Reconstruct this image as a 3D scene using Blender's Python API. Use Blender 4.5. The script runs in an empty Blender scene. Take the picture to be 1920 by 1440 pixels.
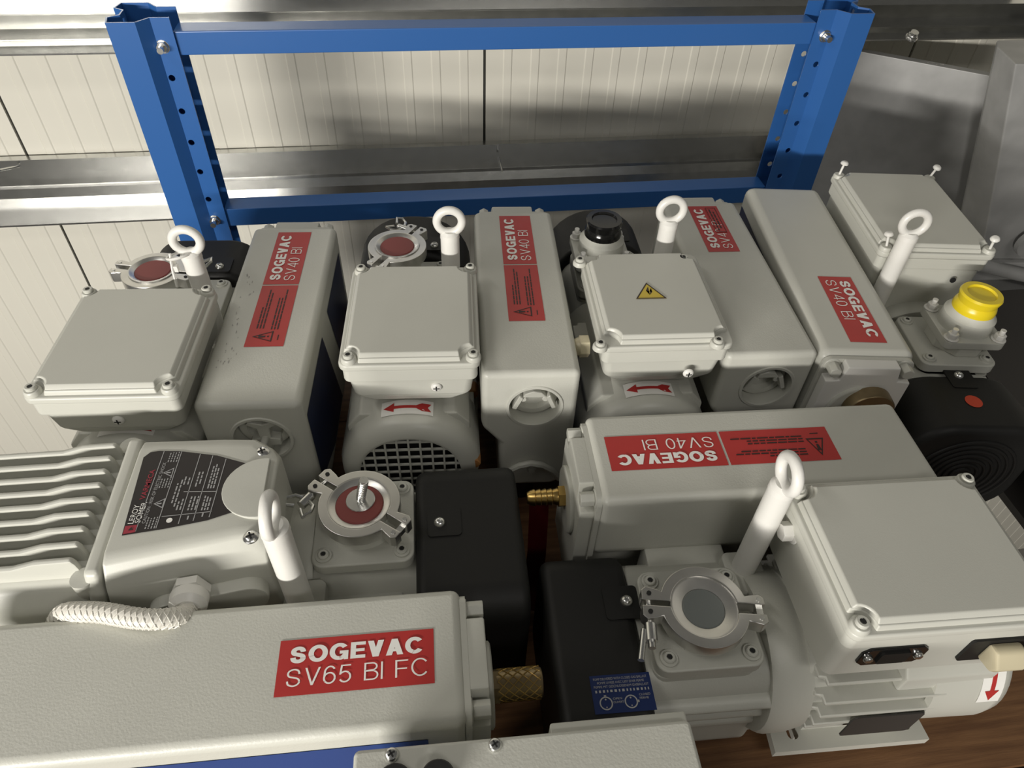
import bpy, bmesh, math, random
from mathutils import Vector, Matrix
random.seed(7)
R = math.radians
S = bpy.context.scene
COL = S.collection

# ------------------------------------------------------------------ camera
def unit(v): return Vector(v).normalized()
FPX = 1331.0                                   # focal length in pixels of the 1920 px wide frame
CAMZ = 0.815
up_c = -unit((-60, -1345, -FPX))               # world up seen in camera axes
x_c = unit((10840, 770, -FPX)); x_c = (x_c - up_c * x_c.dot(up_c)).normalized()
y_c = up_c.cross(x_c)
cam_d = bpy.data.cameras.new('camera')
cam_d.sensor_fit = 'HORIZONTAL'; cam_d.sensor_width = 36.0
cam_d.lens = 36.0 * FPX / 1920.0
cam_d.clip_start = 0.01
cam = bpy.data.objects.new('camera', cam_d); COL.objects.link(cam)
cam.matrix_world = Matrix.Translation((0, 0, CAMZ)) @ Matrix((x_c, y_c, up_c)).to_4x4()
S.camera = cam

# ------------------------------------------------------------------ world, lights, exposure
S.view_settings.view_transform = 'Standard'
S.view_settings.look = 'None'
S.view_settings.exposure = 0.0
S.view_settings.gamma = 1.0
S.view_settings.use_curve_mapping = False
w = bpy.data.worlds.new('world'); S.world = w; w.use_nodes = True
bg = w.node_tree.nodes['Background']
bg.inputs[0].default_value = (1.0, 0.97, 0.90, 1); bg.inputs[1].default_value = 0.085

def area(name, loc, target, sx, sy, power, color=(1, .96, .895)):
    d = bpy.data.lights.new(name, 'AREA'); d.shape = 'RECTANGLE'; d.size = sx; d.size_y = sy
    d.energy = power; d.color = color
    o = bpy.data.objects.new(name, d); COL.objects.link(o); o.location = loc
    o.rotation_euler = (Vector(target) - Vector(loc)).to_track_quat('-Z', 'Y').to_euler()
    return o
area('hall_tube', (-1.59, -1.91, 0.77), (0.0, 0.6, 0.25), 1.5, 0.09, 112)
area('hall_tube_high', (-1.15, 0.35, 1.9), (-0.95, 0.45, 0.0), 1.2, 0.12, 7)
area('fill_right', (0.7, -1.5, 2.4), (0.5, 0.8, 0.2), 1.2, 0.3, 11)  # added fill lamp that lifts the shade on the right, no known source

# ------------------------------------------------------------------ materials
MATS = {}
def mat(name, col, rough=0.5, metal=0.0, var=0.0, vscale=30, bump=0.0, bscale=300, coat=0.0, spec=0.5, stretch=None, col2=None):
    if name in MATS: return MATS[name]
    m = bpy.data.materials.new(name); m.use_nodes = True
    nt = m.node_tree; b = nt.nodes['Principled BSDF']
    b.inputs['Base Color'].default_value = (*col, 1); b.inputs['Roughness'].default_value = rough
    b.inputs['Metallic'].default_value = metal; b.inputs['Specular IOR Level'].default_value = spec
    if coat: b.inputs['Coat Weight'].default_value = coat; b.inputs['Coat Roughness'].default_value = 0.15
    tc = nt.nodes.new('ShaderNodeTexCoord'); vec = tc.outputs['Object']
    if stretch:
        mp = nt.nodes.new('ShaderNodeMapping'); mp.inputs['Scale'].default_value = stretch
        nt.links.new(vec, mp.inputs[0]); vec = mp.outputs[0]
    if var or col2:
        n = nt.nodes.new('ShaderNodeTexNoise'); n.inputs['Scale'].default_value = vscale; n.inputs['Detail'].default_value = 5
        nt.links.new(vec, n.inputs['Vector'])
        r = nt.nodes.new('ShaderNodeValToRGB')
        lo = col2 if col2 else tuple(c * (1 - var) for c in col)
        r.color_ramp.elements[0].position = .35; r.color_ramp.elements[0].color = (*lo, 1)
        r.color_ramp.elements[1].position = .65; r.color_ramp.elements[1].color = (*col, 1)
        nt.links.new(n.outputs['Fac'], r.inputs[0]); nt.links.new(r.outputs[0], b.inputs['Base Color'])
    if bump:
        n2 = nt.nodes.new('ShaderNodeTexNoise'); n2.inputs['Scale'].default_value = bscale; n2.inputs['Detail'].default_value = 2
        nt.links.new(vec, n2.inputs['Vector'])
        bp = nt.nodes.new('ShaderNodeBump'); bp.inputs['Strength'].default_value = bump; bp.inputs['Distance'].default_value = .001
        nt.links.new(n2.outputs['Fac'], bp.inputs['Height']); nt.links.new(bp.outputs[0], b.inputs['Normal'])
    MATS[name] = m
    return m
PAINT = mat('grey_paint', (.55, .55, .495), .38, var=.03, vscale=14, bump=.05, bscale=900)
CAST = mat('grey_cast_paint', (.54, .54, .485), .42, var=.04, vscale=18, bump=.16, bscale=520)
PALE = mat('pale_paint', (.74, .73, .69), .35, bump=.1)
BLACK = mat('black_plastic', (.013, .0128, .012), .55, bump=.1, spec=.35)
BLACKG = mat('black_gloss', (.008, .008, .008), .16)
DARK = mat('dark_hole', (.012, .012, .012), .7)
STEEL = mat('zinc_steel', (.78, .78, .76), .25, 1.0, var=.12, vscale=60)
ALU = mat('aluminium', (.70, .69, .66), .34, 1.0, var=.08, vscale=50)
GALV = mat('galvanised', (.66, .66, .64), .24, 1.0, var=.10, vscale=45, bump=.04)
GALVD = mat('galvanised_dull', (.46, .46, .45), .5, .25, var=.18, vscale=16)
DARKST = mat('dark_steel', (.045, .041, .037), .6, .1)
BLUE = mat('blue_paint', (.030, .122, .37), .3, bump=.03)
NAVY = mat('navy_sticker', (.012, .02, .065), .35, var=.2, vscale=20)
BLUEST = mat('blue_sticker', (.008, .022, .10), .4)
RED = mat('red_sticker', (.46, .035, .032), .4, var=.06)
REDM = mat('red_cap', (.22, .045, .04), .5)
ORANGE = mat('red_dot', (.62, .06, .02), .5)
WHITE = mat('white_print', (.85, .84, .80), .5)
INK = mat('black_print', (.03, .015, .013), .5)
GREYP = mat('grey_print', (.36, .36, .36), .5)
MAROON = mat('maroon_print', (.33, .03, .05), .5)
YELLOW = mat('yellow_plastic', (.80, .62, .02), .3)
YELLOWS = mat('yellow_sticker', (.62, .46, .05), .4)
BRASS = mat('brass', (.56, .38, .13), .28, 1.0, var=.15, vscale=60)
BRASSD = mat('bronze', (.30, .23, .13), .42, .9)
COPPER = mat('orange_plug', (.42, .19, .06), .5)
BEIGE = mat('beige_plastic', (.58, .52, .36), .35)
GLASSG = mat('grey_disc', (.16, .175, .17), .3)
WALLM = mat('wall_sheet', (.80, .775, .68), .34, spec=.35)
SEAM = mat('wall_seam', (.05, .05, .045), .7)
WOOD = mat('shelf_wood', (.20, .10, .042), .6, col2=(.12, .055, .022), vscale=9, stretch=(1, 14, 14), bump=.15, bscale=60)
BRAID = mat('braid_grey', (.66, .64, .58), .5)
STRAP = mat('dark_red', (.10, .004, .006), .5)
CONC = mat('concrete', (.25, .24, .22), .8, var=.2, vscale=4)

# ------------------------------------------------------------------ mesh helpers
CACHE = {}
def bm_new(): return bmesh.new()
def prism(bm, pts, a0, a1, axis='z', pts1=None):
    """closed polygon pts (2D) extruded along axis from a0 to a1; pts1: other end outline"""
    def P(p, a):
        if axis == 'z': return (p[0], p[1], a)
        if axis == 'x': return (a, p[0], p[1])
        return (p[0], a, p[1])
    q = pts1 or pts
    lo = [bm.verts.new(P(p, a0)) for p in pts]; hi = [bm.verts.new(P(p, a1)) for p in q]
    n = len(pts)
    fs = [bm.faces.new(lo[::-1]), bm.faces.new(hi)]
    for i in range(n): fs.append(bm.faces.new((lo[i], lo[(i+1) % n], hi[(i+1) % n], hi[i])))
    bmesh.ops.recalc_face_normals(bm, faces=fs)
    return fs
def box(bm, x0, x1, y0, y1, z0, z1):
    return prism(bm, [(x0, y0), (x1, y0), (x1, y1), (x0, y1)], z0, z1)
def rrect(x0, x1, y0, y1, r, seg=5):
    pts = []
    for cx, cy, a in ((x1-r, y0+r, -90), (x1-r, y1-r, 0), (x0+r, y1-r, 90), (x0+r, y0+r, 180)):
        for i in range(seg+1):
            t = R(a + 90*i/seg); pts.append((cx + r*math.cos(t), cy + r*math.sin(t)))
    return pts
def circ(cx, cy, r, n=24, a0=0): return [(cx + r*math.cos(2*math.pi*i/n + a0), cy + r*math.sin(2*math.pi*i/n + a0)) for i in range(n)]
def cyl(bm, p0, p1, r0, r1=None, n=24):
    r1 = r0 if r1 is None else r1
    p0, p1 = Vector(p0), Vector(p1); d = (p1-p0).normalized(); q = d.to_track_quat('Z', 'Y')
    a = [bm.verts.new(p0 + q @ Vector((r0*math.cos(2*math.pi*i/n), r0*math.sin(2*math.pi*i/n), 0))) for i in range(n)]
    b = [bm.verts.new(p1 + q @ Vector((r1*math.cos(2*math.pi*i/n), r1*math.sin(2*math.pi*i/n), 0))) for i in range(n)]
    fs = [bm.faces.new(a[::-1]), bm.faces.new(b)]
    for i in range(n): fs.append(bm.faces.new((a[i], a[(i+1) % n], b[(i+1) % n], b[i])))
    return fs
def lathe(bm, prof, origin=(0, 0, 0), axis='z', n=32, closed=False):
    """prof: list of (along, radius)"""
    o = Vector(origin); rings = []
    for a, r in prof:
        ring = []
        for i in range(n):
            t = 2*math.pi*i/n; c, s = r*math.cos(t), r*math.sin(t)
            v = {'z': (c, s, a), 'x': (a, c, s), 'y': (c, a, s)}[axis]
            ring.append(bm.verts.new(o + Vector(v)))
        rings.append(ring)
    fs = []
    m = len(rings)
    for k in range(m if closed else m-1):
        A, B = rings[k], rings[(k+1) % m]
        for i in range(n): fs.append(bm.faces.new((A[i], A[(i+1) % n], B[(i+1) % n], B[i])))
    if not closed:
        fs.append(bm.faces.new(rings[0][::-1])); fs.append(bm.faces.new(rings[-1]))
    bmesh.ops.recalc_face_normals(bm, faces=fs)
def torus(bm, c, normal, R0, r0, n=36, m=14, flat=1.0):
    c = Vector(c); q = Vector(normal).to_track_quat('Z', 'Y'); rings = []
    for i in range(n):
        t = 2*math.pi*i/n; ring = []
        for j in range(m):
            u = 2*math.pi*j/m; rr = R0 + r0*math.cos(u)
            ring.append(bm.verts.new(c + q @ Vector((rr*math.cos(t), rr*math.sin(t), flat*r0*math.sin(u)))))
        rings.append(ring)
    for i in range(n):
        A, B = rings[i], rings[(i+1) % n]
        for j in range(m): bm.faces.new((A[j], A[(j+1) % m], B[(j+1) % m], B[j]))
def tube(bm, pts, r, n=10):
    pts = [Vector(p) for p in pts]; rings = []
    q = None
    for i, p in enumerate(pts):
        d = (pts[min(i+1, len(pts)-1)] - pts[max(i-1, 0)]).normalized()
        q = d.to_track_quat('Z', 'Y')
        rr = r[i] if isinstance(r, (list, tuple)) else r
        rings.append([bm.verts.new(p + q @ Vector((rr*math.cos(2*math.pi*k/n), rr*math.sin(2*math.pi*k/n), 0))) for k in range(n)])
    fs = [bm.faces.new(rings[0][::-1]), bm.faces.new(rings[-1])]
    for A, B in zip(rings, rings[1:]):
        for k in range(n): fs.append(bm.faces.new((A[k], A[(k+1) % n], B[(k+1) % n], B[k])))
    bmesh.ops.recalc_face_normals(bm, faces=fs)
def bevel(bm, w, seg=2, ang=25):
    es = [e for e in bm.edges if len(e.link_faces) == 2 and e.calc_face_angle(0) > R(ang)]
    if es: bmesh.ops.bevel(bm, geom=es, offset=w, segments=seg, profile=.5, affect='EDGES', clamp_overlap=True)
def to_mesh(bm, name, ang=38):
    me = bpy.data.meshes.new(name); bm.to_mesh(me); bm.free()
    for p in me.polygons: p.use_smooth = True
    me.set_sharp_from_angle(angle=R(ang))
    return me
def subtract(me, cut_bm, name):
    a = bpy.data.objects.new('tmp_a', me); c = bpy.data.objects.new('tmp_c', to_mesh(cut_bm, 'tmp'))
    COL.objects.link(a); COL.objects.link(c)
    md = a.modifiers.new('b', 'BOOLEAN'); md.operation = 'DIFFERENCE'; md.object = c; md.solver = 'EXACT'
    dg = bpy.context.evaluated_depsgraph_get(); dg.update()
    out = bpy.data.meshes.new_from_object(a.evaluated_get(dg)); out.name = name
    bpy.data.objects.remove(a); bpy.data.objects.remove(c)
    for p in out.polygons: p.use_smooth = True
    out.set_sharp_from_angle(angle=R(38))
    return out
def cached(key, fn):
    if key not in CACHE: CACHE[key] = fn()
    return CACHE[key]
FLATS = {'lettering', 'warning_print', 'label_print', 'dial_print', 'stamp_print', 'smudges', 'red_arrow', 'arrow_sticker', 'wall_panel'}
def part(name, me, m, parent=None, loc=None, rot=None, label=None):
    """me: mesh, bmesh or callable building one"""
    if isinstance(me, bmesh.types.BMesh): me = to_mesh(me, name)
    if not me.materials: me.materials.append(m)
    o = bpy.data.objects.new(name, me); COL.objects.link(o)
    if me.materials[0] != m:
        o.material_slots[0].link = 'OBJECT'; o.material_slots[0].material = m
    if parent: o.parent = parent
    if loc: o.location = loc
    if rot: o.rotation_euler = rot
    if label: o['label'] = label
    if len(me.polygons) > 12 and name not in FLATS:
        md = o.modifiers.new('weighted_normal', 'WEIGHTED_NORMAL'); md.keep_sharp = True; md.weight = 80
    return o
def tag(o, label, cat, group=None, kind=None):
    o['label'] = label
    if cat: o['category'] = cat
    if group: o['group'] = group
    if kind: o['kind'] = kind
    return o
def thing(name, label, cat, loc=(0, 0, 0), rz=0.0, group=None):
    o = bpy.data.objects.new(name, None); COL.objects.link(o); o.empty_display_size = .05
    o.location = loc; o.rotation_euler = (0, 0, R(rz)); return tag(o, label, cat, group)
def text_mesh(s, width, height, bold=0.0, space=1.0):
    """flat lettering, lower-left at the origin, fitted to width x height"""
    key = ('txt', s, round(width, 5), round(height, 5), bold)
    if key in CACHE: return CACHE[key]
    cu = bpy.data.curves.new('txt', 'FONT'); cu.body = s; cu.size = 1; cu.offset = bold; cu.space_character = space
    o = bpy.data.objects.new('txt', cu); COL.objects.link(o)
    dg = bpy.context.evaluated_depsgraph_get(); dg.update()
    me = bpy.data.meshes.new_from_object(o.evaluated_get(dg))
    bpy.data.objects.remove(o); bpy.data.curves.remove(cu)
    xs = [v.co.x for v in me.vertices]; ys = [v.co.y for v in me.vertices]
    sx = width/(max(xs)-min(xs)); sy = height/(max(ys)-min(ys)); x0, y0 = min(xs), min(ys)
    for v in me.vertices: v.co = ((v.co.x-x0)*sx, (v.co.y-y0)*sy, 0)
    me.name = 'lettering'; me.materials.clear()
    CACHE[key] = me
    return me
def flat(polys, name='print', z=0.0):
    bm = bm_new()
    for p in polys:
        vs = [bm.verts.new((q[0], q[1], q[2] if len(q) > 2 else z)) for q in p]
        f = bm.faces.new(vs); f.normal_update()
        if f.normal.z < 0: f.normal_flip()
    return to_mesh(bm, name)
def rect(x0, x1, y0, y1): return [(x0, y0), (x1, y0), (x1, y1), (x0, y1)]
def frame_polys(pts, w):
    """outline of a convex polygon as quads of width w (inward)"""
    n = len(pts); cx = sum(p[0] for p in pts)/n; cy = sum(p[1] for p in pts)/n
    d = min(math.hypot(p[0]-cx, p[1]-cy) for p in pts); k = 1 - w/d*1.6
    inn = [(cx+(p[0]-cx)*k, cy+(p[1]-cy)*k) for p in pts]
    return [[pts[i], pts[(i+1) % n], inn[(i+1) % n], inn[i]] for i in range(n)]
def words(x0, x1, y, h, seed, lo=.004, hi=.012):
    """a printed line too small to read: a row of word-length bars"""
    rnd = random.Random(seed); out = []; x = x0
    while x < x1 - lo:
        l = min(rnd.uniform(lo, hi), x1 - x); out.append(rect(x, x+l, y, y+h)); x += l + h*.8
    return out

# ------------------------------------------------------------------ grotesque lettering drawn as strokes
def ribbon(pts, w, closed=False):
    n = len(pts); L, Rr = [], []
    for i, p in enumerate(pts):
        a = pts[(i-1) % n] if closed or i > 0 else p; b = pts[(i+1) % n] if closed or i < n-1 else p
        d = Vector((b[0]-a[0], b[1]-a[1])).normalized(); k = Vector((-d.y, d.x))*w/2
        L.append((p[0]+k.x, p[1]+k.y)); Rr.append((p[0]-k.x, p[1]-k.y))
    return [[L[i], Rr[i], Rr[(i+1) % n], L[(i+1) % n]] for i in range(n if closed else n-1)]
def glyph(ch, s):
    """polygons of one capital of height 1 and stroke s; returns (polys, width)"""
    h = s/2
    def arc(cx, cy, rx, ry, a0, a1, n=22): return [(cx+rx*math.cos(R(a0+(a1-a0)*i/n)), cy+ry*math.sin(R(a0+(a1-a0)*i/n))) for i in range(n+1)]
    def bar(x0, x1, y0, y1): return rect(x0, x1, y0, y1)
    def para(x0, y0, x1, y1, wv): return [(x0-wv/2, y0), (x0+wv/2, y0), (x1+wv/2, y1), (x1-wv/2, y1)]
    if ch == ' ': return [], .30
    if ch in 'O0':
        W = .80 if ch == 'O' else .56
        return ribbon(arc(W/2, .5, W/2-h, .52-h, 0, 360, 36)[:-1], s, True), W
    if ch == 'C': return ribbon(arc(.40, .5, .40-h, .52-h, 38, 322, 30), s), .76
    if ch == 'G': return ribbon(arc(.40, .5, .40-h, .52-h, 38, 335, 30), s) + [bar(.42, .78, .36, .36+s*.85), bar(.78-s*.8, .78, 0, .44)], .80
    if ch == 'E': return [bar(0, s, 0, 1), bar(0, .62, 0, s*.9), bar(0, .62, 1-s*.9, 1), bar(0, .58, .5-s*.42, .5+s*.42)], .63
    if ch == 'F': return [bar(0, s, 0, 1), bar(0, .58, 1-s*.9, 1), bar(0, .53, .5-s*.42, .5+s*.42)], .59
    if ch == 'I': return [bar(0, s, 0, 1)], s
    if ch == 'V': return [para(.35, 0, s*.6, 1, s*1.12), para(.35, 0, .70-s*.6, 1, s*1.12)], .70
    if ch == 'A': return [para(s*.6, 0, .37, 1, s*1.12), para(.74-s*.6, 0, .37, 1, s*1.12), bar(.2, .54, .22, .22+s*.8)], .74
    if ch == 'B': return [bar(0, s, 0, 1)] + ribbon([(0, 1-h*.9), (.36, 1-h*.9)] + arc(.36, .76, .22-h*.4, .24-h*.9, 90, -90, 14) + [(0, .52)], s*.9) + ribbon([(0, .52), (.38, .52)] + arc(.38, .26+h*.4, .24-h*.4, .26-h*.5, 90, -90, 14) + [(0, h*.9)], s*.9), .62
    if ch == '4': return [bar(.40, .40+s, 0, 1), bar(0, .56, .24, .24+s*.9), para(s*.5, .24, .44, 1, s*1.05)], .56
    if ch == '6': return ribbon(arc(.28, .32, .28-h, .33-h, 0, 360, 30)[:-1], s, True) + ribbon([(h, .32), (h+.01, .5)] + arc(.29, .60, .28-h, .41-h, 160, 35, 16), s), .56
    if ch == '5': return [bar(.09, .52, 1-s*.9, 1)] + [para(.06, .45, .12, 1, s*1.0)] + ribbon([(.06, .50)] + arc(.27, .32, .28-h, .33-h, 120, -150, 26), s), .56
    if ch == 'S':
        P = [(.90, .72), (.80, .92), (.5, 1.01), (.17, .92), (.08, .74), (.19, .58), (.5, .50), (.82, .41), (.93, .24), (.81, .07), (.5, -.01), (.16, .09), (.07, .30)]
        W = .70; Q = [(h+p[0]*(W-s), h+p[1]*(1-s)) for p in P]; out = []
        for i in range(len(Q)-1):
            a, b, c, d = Q[max(i-1, 0)], Q[i], Q[i+1], Q[min(i+2, len(Q)-1)]
            for k in range(5):
                t = k/5; out.append(tuple(.5*((2*b[j])+(c[j]-a[j])*t+(2*a[j]-5*b[j]+4*c[j]-d[j])*t*t+(3*b[j]-a[j]-3*c[j]+d[j])*t**3) for j in (0, 1)))
        return ribbon(out+[Q[-1]], s), W
    raise ValueError(ch)
def sign_text(s, width, height, stroke, gap=.10):
    def mk():
        polys = []; x = 0
        for ch in s:
            g, wv = glyph(ch, stroke)
            polys += [[(x+q[0], q[1]) for q in p] for p in g]; x += wv + gap
        k = width/(x-gap)
        return flat([[(q[0]*k, q[1]*height, 1e-5*(i % 40)) for q in p] for i, p in enumerate(polys)], 'lettering')
    return cached(('sign', s, width, height, stroke), mk)

# ================================================================== SETTING
WY = 1.575
# --- back wall of sandwich sheets
wall = bpy.data.objects.new('wall_back', None); COL.objects.link(wall)
tag(wall, 'cream ribbed sandwich panel wall behind the blue rack frame', None, kind='structure')
def panel_mesh():
    prof = [(-.497, .004), (-.497, 0)]; x = -.46; k = 0
    while x < .47:
        prof += [(x, 0), (x+.0025, -.0016), (x+.018, -.0016), (x+.0205, 0)]; x += .0603
    prof += [(.497, 0), (.497, .004)]
    bm = bm_new()
    a = [bm.verts.new((p[0], p[1], -2.2)) for p in prof]; b = [bm.verts.new((p[0], p[1], 1.6)) for p in prof]
    a += [bm.verts.new((.497, .08, -2.2)), bm.verts.new((-.497, .08, -2.2))]; b += [bm.verts.new((.497, .08, 1.6)), bm.verts.new((-.497, .08, 1.6))]
    n = len(a)
    for i in range(n): bm.faces.new((a[i], a[(i+1) % n], b[(i+1) % n], b[i]))
    bmesh.ops.recalc_face_normals(bm, faces=bm.faces)
    return to_mesh(bm, 'wall_panel', 5)
pm = panel_mesh()
for i in range(7):
    part('wall_panel', pm, WALLM, wall, loc=(-2.325 + i, WY, 0))
bm = bm_new(); box(bm, -2.83, 4.18, WY+.006, WY+.07, -2.2, 1.6)
part('seam_core', bm, SEAM, wall)
bm = bm_new(); box(bm, -2.83, 4.18, -2.5, WY, -2.25, -2.2)
fl = part('floor', bm, CONC); tag(fl, 'grey concrete floor far below the shelf', None, kind='structure')

# --- galvanised wall rails (folded sheet, extruded along x)
def rail(name, prof, x0, x1, label, th=.003):
    """prof: open polyline (y, z) folded sheet"""
    pts = [Vector((p[0], p[1])) for p in prof]; off = []
    for i, p in enumerate(pts):
        d = (pts[min(i+1, len(pts)-1)] - pts[max(i-1, 0)]).normalized(); off.append(p + Vector((-d.y, d.x))*th)
    poly = [tuple(p) for p in pts] + [tuple(p) for p in off[::-1]]
    bm = bm_new(); prism(bm, poly, x0, x1, 'x')
    o = part(name, bm, GALV); return tag(o, label, None, kind='structure')
def slope(py, px=0):
    """fall per metre of depth of the sight line through an image row"""
    r = Vector(((px-960), (720-py), -FPX)); return -up_c.dot(r) / y_c.dot(r)
def yz(py, y, px=0): return CAMZ - slope(py, px)*y
def stair(y, start, steps):
    """folded profile: flat ledges (h) and upright webs (v)"""
    z = yz(start, y); out = [(y, z)]; row = start
    for st in steps:
        kind, nxt = st[:2]
        if kind == 'h': y = y*slope(row)/slope(nxt)
        else:
            if len(st) > 2: y += st[2]
            z = CAMZ - slope(nxt)*y
        out.append((y, z)); row = nxt
    return out
yb = WY - .009
rail('trim_1', [(yb, .62), (yb-.002, yz(-9, yb))] + stair(yb-.003, -10, [('h', 27), ('v', 55, .03), ('h', 75), ('v', 87, .012), ('h', 102), ('v', 105)]),
     -2.6, 1.36, 'galvanised folded wall rail above the ribbed panels')
rail('trim_2', stair(yb-.002, 294, [('h', 302), ('v', 350, .022), ('h', 356), ('v', 374, .006), ('h', 424), ('v', 427)]),
     -2.6, .88, 'galvanised folded wall rail with two thin screws, behind the lower brace')
def small_bolt(name, parent, loc, rot, L=.02, r=.006, headr=.0085, m=STEEL):
    def mk():
        bm = bm_new(); prism(bm, circ(0, 0, headr, 6), 0, .006); cyl(bm, (0, 0, -.002), (0, 0, L), r, n=14); cyl(bm, (0, 0, -.002), (0, 0, .001), headr*1.12, n=20)
        bevel(bm, .0006, 1); return to_mesh(bm, 'bolt')
    return part(name, cached(('bolt', L, r, headr), mk), m, parent, loc, rot)
def wall_screw(x, z, y, rx, rz):
    bm = bm_new(); cyl(bm, (0, 0, 0), (0, 0, .045), .0028, n=10); cyl(bm, (0, 0, .045), (0, 0, .052), .0028, .0004, n=10)
    o = part('rail_screw', bm, STEEL, None, (x, y, z), (R(rx), 0, R(rz)))
    return o
a = wall_screw(-.835, yz(316, yb-.03), yb-.022, 75, -28); tag(a, 'thin steel screw tip poking from the wall rail, bent outward', 'screw')
a = wall_screw(.205, yz(297, yb-.03, 940), yb-.022, 105, 4); tag(a, 'thin steel screw tip poking from the rail under the dark panel seam', 'screw')
a = small_bolt('rail_bolt', None, (1.02, 1.385, CAMZ-slope(66, 1695)*1.385-.004), (R(20), 0, 0), .012, .008, .011)
tag(a, 'hexagon bolt in the upper galvanised wall rail', 'bolt')

# --- galvanised plate, leaning post and dark beam beside the rack
bm = bm_new(); p0, p1 = Vector((.90, 1.487)), Vector((1.24, 1.255)); d = (p1-p0).normalized(); nrm = Vector((-d.y, d.x))*.022
prism(bm, [tuple(p0), tuple(p1), tuple(p1+nrm), tuple(p0+nrm)], -.45, .282); bevel(bm, .0015, 2)
pl = part('steel_plate', bm, GALVD); tag(pl, 'large dull galvanised steel plate standing between rack and wall', 'plate')
def marks():
    rnd = random.Random(3); polys = []
    for i in range(7):
        t = .50 + .012*i; c = p0 + (p1-p0)*t + nrm*rnd.uniform(.25, .7)
        polys.append([(c.x+rnd.uniform(-.006, .006), c.y+rnd.uniform(-.004, .004)) for _ in range(3)])
    return flat(polys, 'chalk_mark', .2826)
part('chalk_mark', marks(), WHITE, pl)
post = thing('steel_post', 'leaning galvanised steel post with a round bolt head beside the dull plate', 'post', (1.09, 1.09, 0))
bm = bm_new()
prism(bm, [(.088, .01), (.50, -.03), (.50, .12), (.10, .12), (.078, .09)], -.02, .385, 'z', [(-.070, .01), (.35, -.03), (.35, .12), (-.03, .12), (-.050, .09)]); bevel(bm, .004, 2)
part('post_body', bm, GALVD, post)
bm = bm_new(); cyl(bm, (0, 0, 0), (0, -.012, 0), .03, n=28); bevel(bm, .002, 2)
part('bolt_head', bm, GALVD, post, (.15, -.012, .035))
bm = bm_new(); tube(bm, [(.075, -.006, -.022), (.16, -.02, -.04), (.26, -.035, -.06), (.40, -.05, -.09)], .014, 10)
part('weld_seam', bm, GALVD, post)
bm = bm_new(); prism(bm, [(.06, 0), (.40, -.03), (.40, .14), (.06, .12)], -.14, -.02); bevel(bm, .004, 2)
part('base_block', bm, GALVD, post)
bm = bm_new(); prism(bm, [(.94, -.05), (.94, -.065), (1.11, -.065), (1.11, -.2), (.94, -.2), (.94, -.215), (1.30, -.215), (1.30, -.2), (1.125, -.2), (1.125, -.065), (1.30, -.065), (1.30, -.05)], .15, 1.03, 'y')
bmesh.ops.translate(bm, verts=bm.verts, vec=(.08, 0, 0))
bb = part('steel_beam', bm, DARKST); tag(bb, 'dark steel beam running past the shelf below the leaning post', 'beam')

# ================================================================== RACK
FY = 1.10
rack = thing('rack_frame', 'blue steel rack end frame with two perforated uprights and two braces', 'rack frame', (.166, FY, -.30))
def upright_mesh():
    prof = [(.078, .019), (.051, .019), (.036, 0), (0, 0), (-.004, .020), (.010, .030), (.010, .052), (-.004, .062), (0, .082), (.036, .082), (.051, .063), (.078, .063)]
    th = .0022; pts = [Vector(p) for p in prof]; off = []
    for i, p in enumerate(pts):
        if i == 0: n = (pts[1]-p).normalized(); k = 1
        elif i == len(pts)-1: n = (p-pts[i-1]).normalized(); k = 1
        else:
            n1 = (p-pts[i-1]).normalized(); n2 = (pts[i+1]-p).normalized(); n = (n1+n2).normalized(); k = 1/max(.5, n.dot(n1))
        off.append(p + Vector((n.y, -n.x))*th*-k)
    poly = [tuple(p) for p in pts] + [tuple(p) for p in off[::-1]]
    bm = bm_new(); prism(bm, poly, -.80, .767)
    me = to_mesh(bm, 'upright')
    cut = bm_new()
    for k in range(22):
        z = .684 - .05*k
        if k == 5: continue
        cyl(cut, (.058, -.02, z), (.058, .12, z), .0048, n=12)
    for k in range(8):
        z = .74 - .075*k
        box(cut, -.02, .03, .036, .046, z-.02, z+.02)
    return subtract(me, cut, 'upright')
um = upright_mesh()
part('upright', um, BLUE, rack, (-.563, 0, 0))
u2 = part('upright', um, BLUE, rack, (.563, .082, 0), (0, 0, math.pi))
def brace(z0, z1):
    bm = bm_new()
    prism(bm, [(.0215, z0), (.0605, z0), (.0605, z1), (.0215, z1)], -.487, .487, 'x'); bevel(bm, .002, 2)
    return bm
part('brace', brace(.714, .747), BLUE, rack)
part('brace', brace(.428, .461), BLUE, rack)
for sx in (-1, 1):
    for z in (.728, .444):
        small_bolt('frame_bolt', rack, (sx*.505, .0178, z), (R(90), 0, 0), .018, .0045, .0085)

# --- shelf
shelf = thing('wooden_shelf', 'brown wooden plank shelf under the pumps', 'shelf', (.166, .5, 0))
nb = 8; y0 = -.25
for i in range(nb):
    ya = -.62 + i*.147
    bm = bm_new(); box(bm, -.56, .56, ya, ya+.144, -.022, 0); bevel(bm, .0015, 1)
    part('plank', bm, WOOD, shelf)
for sx in (-1, 1):
    bm = bm_new(); box(bm, sx*.53-.02, sx*.53+.02, -.6, .55, -.082, -.022); bevel(bm, .002, 1)
    part('shelf_beam', bm, BLUE, shelf)

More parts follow.
